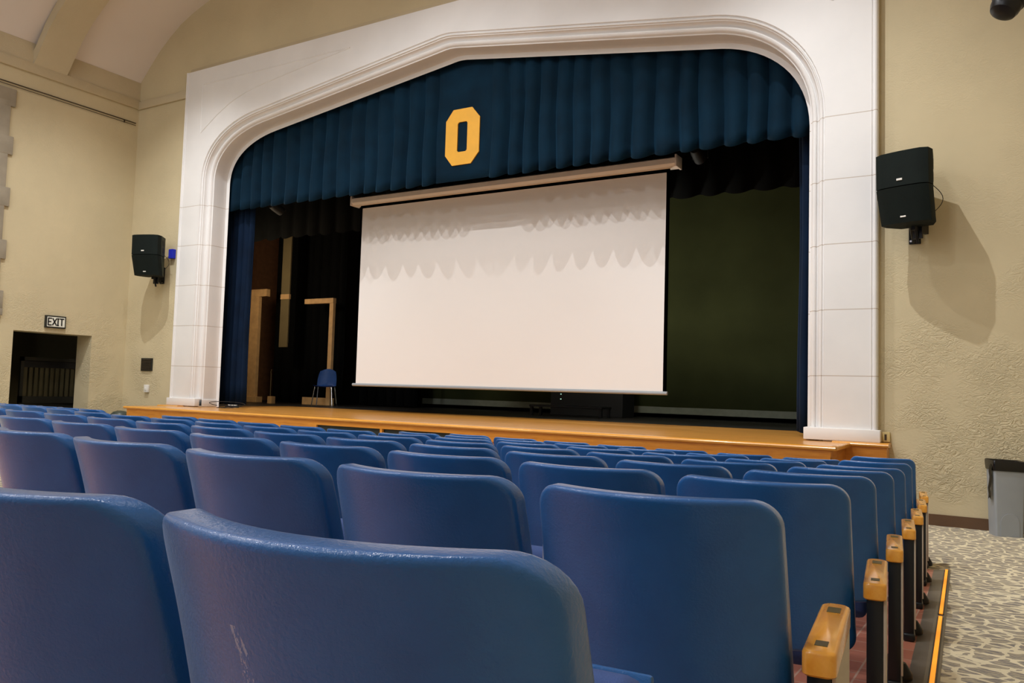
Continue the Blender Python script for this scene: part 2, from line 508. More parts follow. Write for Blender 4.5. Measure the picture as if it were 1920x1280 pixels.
# ---------------------------------------------------------------- stage house
bm = B(); box(bm, -10.6, 10.6, 8, 8.2, 0, 11); struct('wall_stage_back', bm, M['black'])
bm = B(); box(bm, -10.7, -10.5, 1.4, 8.2, 0, 11); box(bm, -10.7, -8.28, 1.4, 1.5, 2.8, 11); struct('wall_stage_left', bm, M['brown_dim'])
bm = B(); box(bm, 10.5, 10.7, .44, 8.2, 0, 11); struct('wall_stage_right', bm, M['black'])
bm = B(); box(bm, -10.7, 10.7, .44, 8.2, 10, 10.2); struct('ceiling_stage', bm, M['black'])

# ---------------------------------------------------------------- stage platform
ZS = .849
st = thing('stage', 'honey oak stage platform with panelled front below the proscenium arch', 'stage', (0, 0, 0))
bm = B(); box(bm, -5.86, 5.86, -1.07, -.09, ZS - .05, ZS - .002); box(bm, -5.69, 5.69, -.09, 2.6, ZS - .05, ZS - .002)
build('deck', bm, M['deck'], st)
bm = B(); box(bm, -5.69, 5.69, 2.6, 8, ZS - .05, ZS - .002); box(bm, -10.5, -5.69, .46, 8, ZS - .05, ZS - .002); box(bm, 5.69, 10.5, .46, 8, ZS - .05, ZS - .002)
o = build('upstage_deck', bm, M['stagefloor_black'], st); o['label'] = 'black painted upstage deck'
# nosing of apron
bm = B()
def nose(bm, x0, x1, y, yb):
    prof = [(yb, 0), (y - .02, 0), (y - .04, -.008), (y - .048, -.022), (y - .04, -.038), (y - .02, -.045), (yb, -.045)]
    a = [bm.verts.new((x0, p, ZS + q + .001)) for p, q in prof]; b = [bm.verts.new((x1, p, ZS + q + .001)) for p, q in prof]
    n = len(a)
    for i in range(n): bm.faces.new((a[i], a[(i + 1) % n], b[(i + 1) % n], b[i]))
    bm.faces.new(a); bm.faces.new(b[::-1])
nose(bm, -5.89, 5.89, -1.07, -.99)
box(bm, -5.90, -5.83, -1.07, -.1, ZS - .045, ZS + .001, .012); box(bm, 5.83, 5.90, -1.07, -.1, ZS - .045, ZS + .001, .012)
build('nosing', bm, M['oak_nosing'], st, 40)
# fascia: frieze, stiles, rails, recessed panels, dark vent panels
bm = B(); box(bm, -5.84, 5.84, -1.075, -1.03, .735, ZS - .045)
build('frieze', bm, M['oak'], st)
XV = [(-1.33, -.10), (-.02, 1.21)]
stiles = [-5.84, -4.95, -4.05, -3.15, -2.25, -1.33, -.06, 1.21, 2.47, 3.6, 4.72, 5.84]
bm = B()
for x in stiles:
    w = .04 if abs(x + .06) < .01 else .09
    a, b = (x, x + w) if x == -5.84 else ((x - w, x) if x == 5.84 else (x - w / 2, x + w / 2))
    box(bm, a, b, -1.075, -1.03, 0, .735)
box(bm, -5.84, 5.84, -1.072, -1.03, 0, .14)
for a, b in zip(stiles, stiles[1:]):
    if not (a >= -1.34 and b <= 1.22): box(bm, a, b, -1.072, -1.03, .66, .735)
build('fascia_frame', bm, M['oak'], st)
for a, b in zip(stiles, stiles[1:]):
    if a >= -1.34 and b <= 1.22: continue
    bm = B(); box(bm, a + .045, b - .045, -1.045, -1.02, .14, .66, .006); build('fascia_panel', bm, M['oak_panel'], st, 30)
for a, b in XV:
    bm = B(); box(bm, a, b, -1.04, -1.02, .14, .735)
    o = build('vent_panel', bm, M['vent_panel'], st); o['label'] = 'black green vent panel in the stage front'
for s in (-1, 1):
    bm = B(); x0, x1 = sorted((s * 5.84, s * 5.80)); box(bm, x0, x1, -1.03, -.1, 0, ZS - .045)
    build('fascia_return', bm, M['oak_panel'], st)
# ledges under the pilasters
for s in (-1, 1):
    a, b = sorted((s * 5.70, s * 6.26))
    bm = B()
    prof = [(.12, 0), (-.14, 0), (-.16, -.008), (-.168, -.022), (-.16, -.038), (-.14, -.045), (.12, -.045)]
    va = [bm.verts.new((a - (.02 if s < 0 else 0), p, ZS + .012 + q)) for p, q in prof]; vb = [bm.verts.new((b + (.02 if s > 0 else 0), p, ZS + .012 + q)) for p, q in prof]
    n = len(va)
    for i in range(n): bm.faces.new((va[i], va[(i + 1) % n], vb[(i + 1) % n], vb[i]))
    bm.faces.new(va); bm.faces.new(vb[::-1])
    build('ledge', bm, M['oak_nosing'], st, 40)
    bm = B(); box(bm, a, b, -.12, .119, 0, ZS - .033); c, d = a + .08, b - .08
    build('ledge_base', bm, M['oak'], st)
    bm = B(); box(bm, c, d, -.126, -.119, .12, .60, .004); build('ledge_panel', bm, M['oak_panel'], st)

# ---------------------------------------------------------------- proscenium arch
def bez(p0, p1, p2, p3, n):
    out = []
    for i in range(n + 1):
        t_ = i / n; a = 1 - t_
        out.append((a ** 3 * p0[0] + 3 * a * a * t_ * p1[0] + 3 * a * t_ * t_ * p2[0] + t_ ** 3 * p3[0], a ** 3 * p0[1] + 3 * a * a * t_ * p1[1] + 3 * a * t_ * t_ * p2[1] + t_ ** 3 * p3[1]))
    return out
path = [(-5.58, ZS)] + [(-5.58, ZS + (5.12 - ZS) * k / 6) for k in range(1, 6)]
path += bez((-5.58, 5.12), (-5.57, 5.72), (-5.05, 6.13), (-4.16, 6.25), 16)
path += [(-4.16 + (4.16 - .22) * k / 8, 6.25 + (6.775 - 6.25) * k / 8) for k in range(1, 8)]
path += bez((-.22, 6.775), (-.05, 6.805), (.07, 6.805), (.24, 6.775), 6)
path += [(.24 + (4.25 - .24) * k / 8, 6.775 + (6.16 - 6.775) * k / 8) for k in range(1, 8)]
path += bez((4.25, 6.16), (5.0, 6.03), (5.57, 5.50), (5.58, 4.70), 16)
path += [(5.58, 4.70 + (ZS - 4.70) * k / 6) for k in range(1, 7)]
def offset(path, d):
    out = []
    n = len(path)
    for i, p in enumerate(path):
        a = path[max(0, i - 1)]; b = path[min(n - 1, i + 1)]
        tx, tz = b[0] - a[0], b[1] - a[1]; L = hypot(tx, tz) or 1
        out.append((p[0] + tz / L * d, p[1] - tx / L * d))   # inward (right of travel direction)
    return out
pa = thing('proscenium_arch', None, None); pa['kind'] = 'structure'
OX, OZ = 6.15, 7.27
bm = B()
outer = [(OX, ZS), (OX, OZ), (-OX, OZ), (-OX, ZS)]
def to_outer(x, z):
    if z < 4.4: return ((OX if x > 0 else -OX), z, 0)
    dx, dz = x, z - 3.0
    k = min(OX / abs(dx) if abs(dx) > 1e-6 else 1e9, (OZ - 3.0) / dz if dz > 1e-6 else 1e9)
    px, pz = dx * k, 3.0 + dz * k
    return (px, pz, 1 if abs(pz - OZ) < 1e-6 else 0)
ip = [bm.verts.new((x, 0, z)) for x, z in path]
om = [to_outer(x, z) for x, z in path]
ov = [bm.verts.new((x, 0, z)) for x, z, _ in om]
for i in range(len(path) - 1):
    bm.faces.new((ip[i], ip[i + 1], ov[i + 1], ov[i]))
    if om[i][2] != om[i + 1][2]:
        bm.faces.new((ov[i], ov[i + 1], bm.verts.new((OX if path[i][0] > 0 else -OX, 0, OZ))))
for (x0, z0), (x1, z1) in zip(outer, outer[1:]):
    bm.faces.new([bm.verts.new(p) for p in ((x0, 0, z0), (x1, 0, z1), (x1, .13, z1), (x0, .13, z0))])
build('face', bm, M['proscenium'], pa)
PR = [(0, 0), (.010, .028), (.018, .030), (.032, .016), (.042, .020), (.048, .040), (.060, .045), (.068, .075), (.082, .105), (.104, .128), (.112, .128), (.114, .108), (.128, .100), (.146, .106), (.162, .125), (.172, .152), (.186, .160), (.190, .178), (.190, .45), (.26, .46)]
bm = B(); grid(bm, [[(x, y, z) for x, z in offset(path, d)] for d, y in PR])
build('moulding', bm, M['proscenium'], pa, 35)
for s in (-1, 1):
    bm = B(); x0, x1 = sorted((s * 5.37, s * 6.185)); box(bm, x0, x1, -.045, .119, ZS + .012, 1.0, .008)
    x0, x1 = sorted((s * 5.37, s * 5.56)); box(bm, x0, x1, .05, .45, ZS + .002, .985, .008); build('plinth', bm, M['proscenium'], pa, 30)
    bm = B(); tube(bm, [(s * 6.085, -.001, 1.0), (s * 6.085, -.001, OZ)], .008, 6); tube(bm, [(s * 6.125, .0, 1.0), (s * 6.125, .0, OZ)], .022, 8)
    build('edge_bead', bm, M['proscenium'], pa, 40)
    pts = [(-1.95, 6.96), (-5.66, 6.964), (-5.664, 6.03)]
    cur = [(-5.664, 6.03), (-5.42, 6.19), (-5.216, 6.315), (-4.945, 6.455), (-4.748, 6.534), (-4.411, 6.628), (-3.984, 6.70), (-3.166, 6.809), (-1.95, 6.955)]
    bm = B(); tube(bm, [(s * -x, -.001, z) for x, z in pts[:2]], .010, 6); tube(bm, [(s * -x, -.001, z) for x, z in pts[1:]], .010, 6); tube(bm, [(s * -x, -.001, z) for x, z in cur], .010, 6)
    build('spandrel_bead', bm, M['proscenium'], pa, 40)

# ---------------------------------------------------------------- curtains
def pleats(x0, x1, per, seed=0, flat=None):
    """list of (x, dy) outlining knife pleats"""
    rnd = random.Random(seed); out = []; x = x0
    while x < x1 - .02:
        p = per * rnd.uniform(.82, 1.18); p = min(p, x1 - x) if x + p > x1 else p
        if flat and x + p > flat[0] and x < flat[1]:
            if x < flat[0] - .03: p = flat[0] - x
            else:
                w = flat[1] - x
                out += [(x + w * k / 8, -.25 - .04 * sin(k * 1.7), .5) for k in range(8)]; x = flat[1]; continue
        A = rnd.uniform(.75, 1.15)
        for k in range(10):
            t_ = k / 10
            y = -A * (sin(pi * min(1, t_ / .78)) ** .8 if t_ < .78 else -.35 * sin(pi * (t_ - .78) / .22))
            out.append((x + p * t_, y, t_))
        x += p
    out.append((x1, 0, 1)); return out

def curtain(name, x0, x1, y, zt, zb, per, amp, m, seed, parent=None, flat=None, scallop=.03, topfade=.35, rows=14):
    pl = pleats(x0, x1, per, seed, flat); P = []
    for j in range(rows + 1):
        v = j / rows; row = []
        a = amp * (topfade + (1 - topfade) * v)
        for (x, dy, t_) in pl:
            z = zt + (zb - zt) * v + (scallop * (.5 + dy) if True else 0) * v
            row.append((x + .012 * sin(9 * v + x * 3), y + a * dy, z))
        P.append(row)
    bm = B(); grid(bm, P)
    o = build(name, bm, m, parent, 60)
    md = o.modifiers.new('thickness', 'SOLIDIFY'); md.thickness = .01; md.offset = 1
    return o

va = thing('stage_valance', 'navy blue pleated stage valance with gold letter hanging in the arch', 'curtain', (0, 0, 0))
curtain('drape', -5.72, 5.72, .62, 7.0, 4.62, .30, .105, M['velvet'], 3, va, (-.50, .52), .06)
# gold block letter sewn on the flat part
bm = B()
OH = [(-.31, 5.07), (-.15, 4.87), (.15, 4.88), (.32, 5.06), (.30, 5.55), (.30, 5.62), (.16, 5.80), (-.15, 5.80), (-.30, 5.61)]
ou = [(-.325, 5.06), (-.185, 4.885), (.175, 4.885), (.325, 5.06), (.325, 5.62), (.175, 5.795), (-.185, 5.795), (-.325, 5.62)]
inn = [(-.095, 5.12), (-.07, 5.095), (.07, 5.095), (.095, 5.12), (.095, 5.555), (.07, 5.58), (-.07, 5.58), (-.095, 5.555)]
A = [[bm.verts.new((x, yy, z)) for x, z in ou] for yy in (.565, .585)]; I = [[bm.verts.new((x, yy, z)) for x, z in inn] for yy in (.565, .585)]
for k in range(8):
    k2 = (k + 1) % 8
    bm.faces.new((A[0][k], A[0][k2], I[0][k2], I[0][k])); bm.faces.new((A[1][k], I[1][k], I[1][k2], A[1][k2]))
    bm.faces.new((A[0][k], A[1][k], A[1][k2], A[0][k2])); bm.faces.new((I[0][k], I[0][k2], I[1][k2], I[1][k]))
o = build('letter_patch', bm, M['gold'], va); o['label'] = 'gold block letter O'
for nm, x0, x1, sd in (('left', -6.4, -4.98, 11), ('right', 5.16, 6.4, 12)):
    o = curtain('leg_curtain', x0, x1, .80, 6.9, .90, .17, .06, M['velvet_leg'], sd, None, None, .01, .7)
    tag(o, 'navy side curtain hanging just inside the ' + nm + ' pilaster of the arch', 'curtain', 'navy side curtains')
o = curtain('leg_curtain', 5.06, 6.6, 1.15, 6.9, .90, .2, .06, M['velvet_leg'], 14, None, None, .01, .7)
tag(o, 'dark second side curtain behind the right navy curtain', 'curtain', 'navy side curtains')
o = curtain('border_curtain', -9, 9, 3.0, 9.5, 4.60, .42, .05, M['blackcloth'], 15, None, None, .05, .5, 8)
tag(o, 'black border curtain hanging across the stage above the projection screen', 'curtain')
o = curtain('traveler_curtain', -6.05, -4.3, 5.2, 9.5, ZS + .02, .3, .08, M['blackcloth'], 16, None, None, .0, .6, 6)
tag(o, 'black stage curtain left of the screen, behind the blue chair', 'curtain')
o = curtain('wing_curtain', -8.55, -6.2, 4.75, 9.5, ZS + .02, .3, .08, M['blackcloth'], 17, None, None, .0, .6, 6)
tag(o, 'black curtain in the left wing behind the narrow grey column', 'curtain')
# olive backdrop with pale hem
t = thing('backdrop', 'dark olive stage backdrop behind the right side of the screen', 'backdrop', (0, 6.3, 0))
bm = B(); grid(bm, [[(-4.95 + 11.5 * k / 40, .03 * sin(k * 1.3) * (1 - j / 4), 9 + (1.07 - 9) * j / 4) for k in range(41)] for j in range(5)])
o = build('cloth', bm, M['backdrop'], t, 40); o.modifiers.new('thickness', 'SOLIDIFY').thickness = .01
bm = B(); box(bm, -4.95, 6.55, -.02, .02, .93, 1.07, .004); build('hem', bm, M['hem'], t)

# ---------------------------------------------------------------- projection screen
t = thing('projection_screen', 'large white projection screen hanging under the valance', 'projection screen', (0, 1.675, 0))
bm = B(); prism(bm, [(-.10, 4.74), (.08, 4.74), (.10, 4.78), (.10, 4.90), (-.06, 4.90), (-.13, 4.86), (-.13, 4.78)], lambda y, z: (-3.21, y, z), lambda y, z: (3.21, y, z)); bevel_all(bm, .008, 2)
build('case', bm, M['case'], t, 30)
for xa in (-3.22, 3.19):
    bm = B(); box(bm, xa, xa + .03, -.14, .11, 4.73, 4.91, .004); build('end_cap', bm, M['case'], t, 30)
bm = B(); grid(bm, [[(-3.075 + 6.15 * k / 20, .004, 4.78 + (1.34 - 4.78) * j / 12) for k in range(21)] for j in range(13)]); bmesh.ops.solidify(bm, geom=bm.faces[:], thickness=.003)
o = build('border', bm, M['screenblack'], t); o['label'] = 'black screen border'
bm = B()
P = []
for j in range(25):
    row = []
    for k in range(41):
        x = -3.02 + 6.04 * k / 40; z = 4.685 + (1.37 - 4.685) * j / 24
        row.append((x, -.004 + .0022 * sin(x * 2.3 + z * 1.7), z))
    P.append(row)
grid(bm, P); build('fabric', bm, M['screen'], t, 60)
bm = B(); tube(bm, [(-3.09, .0, 1.345), (3.09, .0, 1.345)], .028, 12); build('weight_bar', bm, M['grey_plastic'], t, 40)

# ---------------------------------------------------------------- things on the stage
# low dolly + equipment box
t = thing('low_bench', 'low black bench at the foot of the backdrop under the screen', 'bench', (.2, 4.2, ZS))
bm = B(); box(bm, -.78, .78, -.22, .22, .17, .21, .006); build('bench_top', bm, M['darkmetal'], t)
for x in (-.74, .74):
    for y in (-.18, .18):
        bm = B(); box(bm, x - .025, x + .025, y - .025, y + .025, 0, .17); build('leg', bm, M['darkmetal'], t)
t = thing('equipment_rack', 'tall black equipment rack with two small lights behind the screen', 'rack', (.25, 5.2, ZS))
bm = B(); box(bm, -.85, .75, -.3, .3, .0, 1.2, .01); build('cabinet', bm, M['black'], t)
for z in (.42, .32):
    bm = B(); box(bm, -.62, -.60, -.31, -.30, z, z + .015); build('indicator_light', bm, M['led'], t)
# door frame pieces in the wing
t = thing('timber_frame', 'pale timber door frame standing in the left wing', 'frame', (-8.2, 4.0, ZS))
bm = B(); box(bm, -.46, -.12, -.05, .05, .12, 2.72, .005); build('post', bm, M['ply'], t)
bm = B(); box(bm, -.46, .15, -.06, .06, 2.60, 2.78, .005); build('header', bm, M['ply'], t)
bm = B(); box(bm, -.5, .0, -.1, .1, 0, .14, .006); build('base_block', bm, M['ply'], t)
t = thing('bent_pipe', 'pale square post with a side arm standing behind the blue chair', 'post', (-6.0, 4.1, ZS))
bm = B(); box(bm, -.06, .06, -.04, .04, 0, 2.38, .005); build('upright', bm, M['ply'], t)
bm = B(); box(bm, -.86, .06, -.05, .05, 2.38, 2.50, .005); build('side_arm', bm, M['ply'], t)
bm = B(); box(bm, -.9, .05, .05, .12, 0, .17); build('kick_board', bm, M['ply'], t)
t = thing('cut_column', 'dim grey narrow column in the left wing, cut short where shade begins', 'column', (-7.45, 4.0, 2.2))
bm = B(); box(bm, -.14, .14, -.02, .02, 0, 2.75, .006); build('board', bm, M['olive'], t)  # column ends at the shade line, its dark lower part left out
bm = B(); box(bm, -.145, .145, -.03, .03, 1.16, 1.28, .004); o = build('band', bm, M['ply'], t); o['label'] = 'pale band across the column'
for x in (-.1, .1):
    bm = B(); tube(bm, [(x, 0, 2.74), (x, 0, 7.78)], .008, 6); build('cord', bm, M['black'], t)  # cords added to carry the shortened column
t = thing('small_stand', 'thin stand with a pale block foot below the narrow grey column', 'stand', (-7.35, 3.6, ZS))
bm = B(); box(bm, -.06, .08, -.06, .06, 0, .17, .005); build('base_block', bm, M['ply'], t)
bm = B(); tube(bm, [(-.03, 0, .17), (-.03, 0, .68), (-.045, 0, .74), (-.02, 0, .80)], .008, 6); build('rod', bm, M['olive'], t)
# blue stacking chair on chrome legs
t = thing('stacking_chair', 'blue plastic shell chair on chrome legs at the left of the stage', 'chair', (-5.8, 3.75, ZS + .004), radians(28))
bm = B()
P = []
for j in range(13):
    v = j / 12
    w = .22 * (1 - .28 * max(0, v - .6) / .4 * max(0, v - .6) / .4)
    row = []
    for i in range(11):
        s_ = -1 + 2 * i / 10
        if v < .45: y = -.2 + .38 * v / .45; z = .44 - .02 * sin(pi * v / .45) + .02 * s_ * s_
        else:
            q = (v - .45) / .55; y = .18 + .09 * q; z = .44 + .40 * q
            if q > .85: z -= .05 * s_ * s_ * (q - .85) / .15
            y -= .05 * s_ * s_
        row.append((w * s_, y, z))
    P.append(row)
grid(bm, P); bmesh.ops.solidify(bm, geom=bm.faces[:], thickness=.008); build('shell', bm, M['bluechair'], t, 50)
for sx in (-1, 1):
    for sy in (-1, 1):
        bm = B(); tube(bm, [(sx * .19, sy * .13, .425), (sx * .235, sy * .2, .0)], .012, 8); build('leg', bm, M['chrome'], t, 40)
# stage lamps hanging upstage
for nm, x, y, z in (('left', -6.0, 2.4, 5.05), ('right', 3.3, 2.4, 5.05)):
    t = thing('stage_spotlight', 'dim stage lamp hanging behind the valance near the ' + nm + ' end of the screen', 'lamp', (x, y, z), 0, 'stage lamps')
    bm = B(); lathe(bm, [(0, .3), (.07, .3), (.09, .2), (.1, 0), (.09, 0), (.085, .02), (0, .02)], 20, Matrix.Rotation(radians(75), 4, 'X')); build('housing', bm, M['black'], t, 40)
    bm = B(); lathe(bm, [(0, .012), (.085, .01), (.085, .018), (0, .02)], 20, Matrix.Rotation(radians(75), 4, 'X')); build('lens', bm, M['lens'], t)
    bm = B(); tube(bm, [(-.12, 0, 0), (-.12, 0, .2), (.12, 0, .2), (.12, 0, 0)], .012, 6); tube(bm, [(0, 0, .2), (0, 0, .6)], .012, 6); build('yoke', bm, M['black'], t)
# cable and power strip at the left pilaster
t = thing('power_strip', 'small power strip with loose black cable beside left pilaster base', 'power strip', (-5.02, .52, ZS))
bm = B(); box(bm, -.16, .16, -.03, .03, 0, .035, .006); build('body', bm, M['black'], t)
for x in (-.09, -.0, .07):
    bm = B(); box(bm, x, x + .05, -.02, .02, .035, .05, .004); build('plug', bm, M['white_plastic'], t)
bm = B()
pts = [(.16 + .45 * sin(a) * .9, -.25 - .38 * cos(a) * .6, .006 + max(0, .10 * sin(a * .5 - .4))) for a in [k * .3 for k in range(22)]]
tube(bm, [(.16, 0, .015)] + pts, .006, 6); build('cable', bm, M['black'], t, 40)

# ---------------------------------------------------------------- loudspeakers
def speaker(side, loc, ang, label):
    t = thing('loudspeaker', label, 'loudspeaker', loc, ang, 'wall loudspeakers')
    # local: front toward -y, origin at middle of the front face
    wF, wB, D = .275, .17, .40
    for k, (z0, z1, sh0, sh1) in enumerate(((.005, .375, .0, -.01), (-.375, -.005, .10, 0))):
        bm = B()
        # rounded trapezoid outline in plan, lofted between bottom and top with a shift
        def outl(sh, sc):
            pts = []
            for a in range(9):
                q = -1 + 2 * a / 8
                pts.append((wF * q * sc, -.025 * (1 - q * q) + sh + (.03 if abs(q) == 1 else 0)))
            pts += [(wF * sc, .14 + sh), (wB, D), (-wB, D), (-wF * sc, .14 + sh)]
            return pts
        lo, hi = outl(sh0, .96 if k else 1), outl(sh1, 1)
        a = [bm.verts.new((x, y, z0)) for x, y in lo]; b = [bm.verts.new((x, y, z1)) for x, y in hi]
        n = len(a)
        for i in range(n): bm.faces.new((a[i], a[(i + 1) % n], b[(i + 1) % n], b[i]))
        bm.faces.new(a); bm.faces.new(b[::-1])
        bevel_all(bm, .012, 2, 40)
        c = build('cabinet', bm, M['speaker'], t, 30)
        c.data.materials.append(M['speaker_side'])
        for p in c.data.polygons:
            if abs(p.normal.x) > .5 and p.center.y > .15: p.material_index = 1
        bm = B(); yy = (-.034 if k == 0 else .056); zz = z0 + .055
        box(bm, -.03, .03, yy, yy + .02, zz, zz + .022, .003); o = build('badge', bm, M['white_plastic'], c); o['label'] = 'small white badge'
        for s in (-1, 1):
            x = s * (wF + wB) / 2
            for zc in (z0 + .11, z0 + .25):
                bm = B(); box(bm, -.012, .012, -.05, .05, -.045, .045, M=Matrix.Translation((x - s * .008, .265, zc)) @ Matrix.Rotation(s * atan2(wF - wB, .26), 4, 'Z'))
                build('handle_recess', bm, M['black'], c)
    bm = B(); box(bm, -.05, .05, .40, .43, -.5, -.05); box(bm, -.02, .02, .30, .64, -.42, -.30); tube(bm, [(0, .34, -.36), (0, .42, -.55)], .016, 8)
    build('wall_bracket', bm, M['darkmetal'], t)
    bm = B(); tube(bm, [(.17 + .09 * sin(pi * k / 10), .36 + .06 * sin(pi * k / 10), .06 - .32 * k / 10) for k in range(11)], .004, 6); build('cable', bm, M['black'], t)
    return t
spk_r = speaker('right', (6.43, -.50, 3.60), radians(-19), 'black two box loudspeaker on the wall right of the white arch')
spk_l = speaker('left', (-6.47, -.50, 3.67), radians(19), 'black two box loudspeaker on the wall left of the white arch')
def wall_plate(t, X, Z):
    """plate flat on the wall, a part of the loudspeaker"""
    ang = t.rotation_euler.z
    def put(o):
        o.location = Matrix.Rotation(-ang, 3, 'Z') @ (Vector((X, .105, Z)) - t.location); o.rotation_euler = (0, 0, -ang)
        return o
    bm = B(); box(bm, -.06, .06, -.015, .014, -.1, .22, .004); pl_ = put(build('wall_plate', bm, M['darkmetal'], t))
    for x in (-.04, .04):
        bm = B(); tube(bm, [(x, -.03, -.07), (x, -.01, -.07)], .012, 8); build('bolt', bm, M['chrome'], pl_)
    bm = B(); tube(bm, [(0, -.02, -.08), (-.03 if X > 0 else .03, -.35, .25)], .03, 8); put(build('strut', bm, M['darkmetal'], t))
wall_plate(spk_r, 6.52, 3.18); wall_plate(spk_l, -6.72, 3.3)
t = thing('junction_box', 'small blue junction box on the wall behind the left loudspeaker', 'junction box', (-6.42, .1, 3.77))  # a junction box, not an outlet
bm = B(); box(bm, -.06, .06, -.06, .018, -.09, .09, .006); build('box', bm, plain('blue_paint', (20, 40, 190), .5), t)

# ---------------------------------------------------------------- small wall things
t = thing('exit_sign', 'exit sign with dark frame above the doorway in the left wall', 'exit sign', (-7.8, -1.335, 2.345))
bm = B(); box(bm, 0, .05, -.19, .19, -.115, .115, .004); build('case', bm, M['gate'], t)
bm = B(); box(bm, .045, .054, -.165, .165, -.09, .09); build('panel', bm, plain('pale_sign_glass', (226, 226, 214), .4), t)
def letter(bars):
    bm = B()
    for b in bars:
        (y0, z0), (y1, z1) = b; d = Vector((0, y1 - y0, z1 - z0)); n_ = Vector((0, -d.z, d.y)).normalized() * .011; e = d.normalized() * .004
        P = []
        for x in (.053, .058):
            for p in (Vector((0, y0, z0)) - e, Vector((0, y1, z1)) + e):
                for s in (-1, 1): P.append(Vector((x, 0, 0)) + p + n_ * s)
        hexa(bm, P)
    o = build('letter', bm, M['black'], t); return o
h = .062
letter([((-.145, -h), (-.145, h)), ((-.145, h), (-.085, h)), ((-.145, 0), (-.095, 0)), ((-.145, -h), (-.085, -h))])
letter([((-.065, -h), (.005, h)), ((-.065, h), (.005, -h))])
letter([((.035, -h), (.035, h)), ((.02, h), (.05, h)), ((.02, -h), (.05, -h))])
letter([((.105, -h), (.105, h)), ((.065, h), (.145, h))])
for zb_ in (.092, -.1):
    bm = B(); box(bm, .05, .056, -.18, .18, zb_, zb_ + .008); build('border', bm, M['gate'], t)
t = thing('wall_vent', 'dark bronze vent grille on the wall left of the arch', 'vent', (-7.05, .105, 1.62))
bm = B(); box(bm, -.17, .17, -.012, .014, -.125, .125, .003); build('frame', bm, M['gate'], t)
for k in range(7):
    bm = B(); z = -.10 + k * .031; hexa(bm, [(x, y, z + dz + (y + .02) * .4) for x in (-.15, .15) for y in (-.025, -.012) for dz in (0, .014)]); build('louver', bm, M['vent'], t)
t = thing('wall_switch', 'small white wall switch box under the vent grille', 'switch', (-7.0, .1, 1.15))
bm = B(); box(bm, -.06, .06, -.03, .018, -.075, .075, .008); build('cover', bm, M['white_plastic'], t, 30)
bm = B(); box(bm, -.02, .02, -.04, -.03, -.03, .03, .003); build('rocker', bm, M['white_plastic'], t, 30)
t = thing('wall_outlet', 'almond wall outlet beside the right pilaster at stage height', 'outlet', (6.225, .1, .925))
bm = B(); box(bm, -.04, .045, -.02, .018, -.055, .055, .005); build('plate', bm, M['almond'], t, 30)
bm = B(); box(bm, -.01, .012, -.026, -.02, -.035, .03); build('socket', bm, M['vent'], t)

# moving light at upper right, hung from the right wall
t = thing('spot_fixture', 'dark spotlight with grey yoke at the top right corner of the picture', 'spotlight', (7.42, -2.0, 4.78))
Mx = Matrix.Rotation(radians(35), 4, 'Z') @ Matrix.Rotation(radians(28), 4, 'Y')
bm = B(); lathe(bm, [(0, -.2), (.06, -.195), (.10, -.17), (.115, -.13), (.12, -.08), (.105, -.075), (.13, -.06), (.135, .0), (.135, .25), (.12, .33), (0, .34)], 28, Mx); build('body', bm, M['darkmetal'], t, 35)
bm = B(); tube(bm, [Mx @ Vector(p) for p in ((-.16, -.05, -.09), (-.165, -.04, .05), (-.17, 0, .3), (0, 0, .5))], [.026, .024, .022, .022], 8); build('yoke', bm, M['grey_plastic'], t, 40)
bm = B(); box(bm, .0, .1, -.145, -.13, -.02, .005, M=Mx); build('label_plate', bm, M['gold'], t)
bm = B(); tube(bm, [Mx @ Vector((0, 0, .45)), (.38, 0, .62)], .025, 8); build('wall_arm', bm, M['darkmetal'], t, 40)

# trash bins
t = thing('trash_bin', 'slim grey trash bin with black liner by the right wall', 'trash bin', (7.365, -.115, 0), radians(20))
bm = B()
def rr(hx, hy, rad, n=5):
    out = []
    for cx, cy, a0 in ((hx - rad, hy - rad, 0), (-hx + rad, hy - rad, pi / 2), (-hx + rad, -hy + rad, pi), (hx - rad, -hy + rad, 3 * pi / 2)):
        for k in range(n + 1):
            a = a0 + pi / 2 * k / n; out.append((cx + rad * cos(a), cy + rad * sin(a)))
    return out
def loft(bm, rings, cap=True):
    V = [[bm.verts.new(p) for p in R] for R in rings]
    n = len(V[0])
    for a, b in zip(V, V[1:]):
        for i in range(n): bm.faces.new((a[i], a[(i + 1) % n], b[(i + 1) % n], b[i]))
    if cap: bm.faces.new(V[0][::-1]); bm.faces.new(V[-1])
L = [(z, .128 + .018 * z / .72, .10 + .012 * z / .72) for z in (0.0, .02, .36, .70)]
loft(bm, [[(x, y, z) for x, y in rr(a, b, .02)] for z, a, b in L]); build('body', bm, M['grey_plastic'], t, 40)
bm = B(); prism(bm, [(-.085, .0)] + [(-.085 + .0, .12)] + [(.0 - .085 * cos(a), .14 + .09 * sin(a)) for a in [k * pi / 10 for k in range(11)]] + [(.085, .0)], lambda x, z: (x, -.102 - .004 - .012 * z / .72, z + .001), lambda x, z: (x, -.098, z + .001)); build('embossed_arch', bm, M['grey_plastic'], t, 40)
bm = B(); loft(bm, [[(x, y, z + .006 * sin(7 * x + 20 * y)) for x, y in rr(a, b, .022)] for z, a, b in ((.655, .151, .121), (.70, .156, .125), (.745, .158, .127), (.757, .154, .122), (.745, .142, .11), (.6, .13, .1))]); build('bin_liner', bm, M['bag'], t, 40)
bm = B(); P = [[(-.158 - .006 * sin(k * 2) - .012 * k / 6, -.09 + .035 * i + .01 * k / 6, .70 - .34 * k / 6 + (.02 if i == 1 else 0)) for i in range(3)] for k in range(7)]; grid(bm, P); bmesh.ops.solidify(bm, geom=bm.faces[:], thickness=.006); o = build('liner_tail', bm, M['bag'], t, 50)
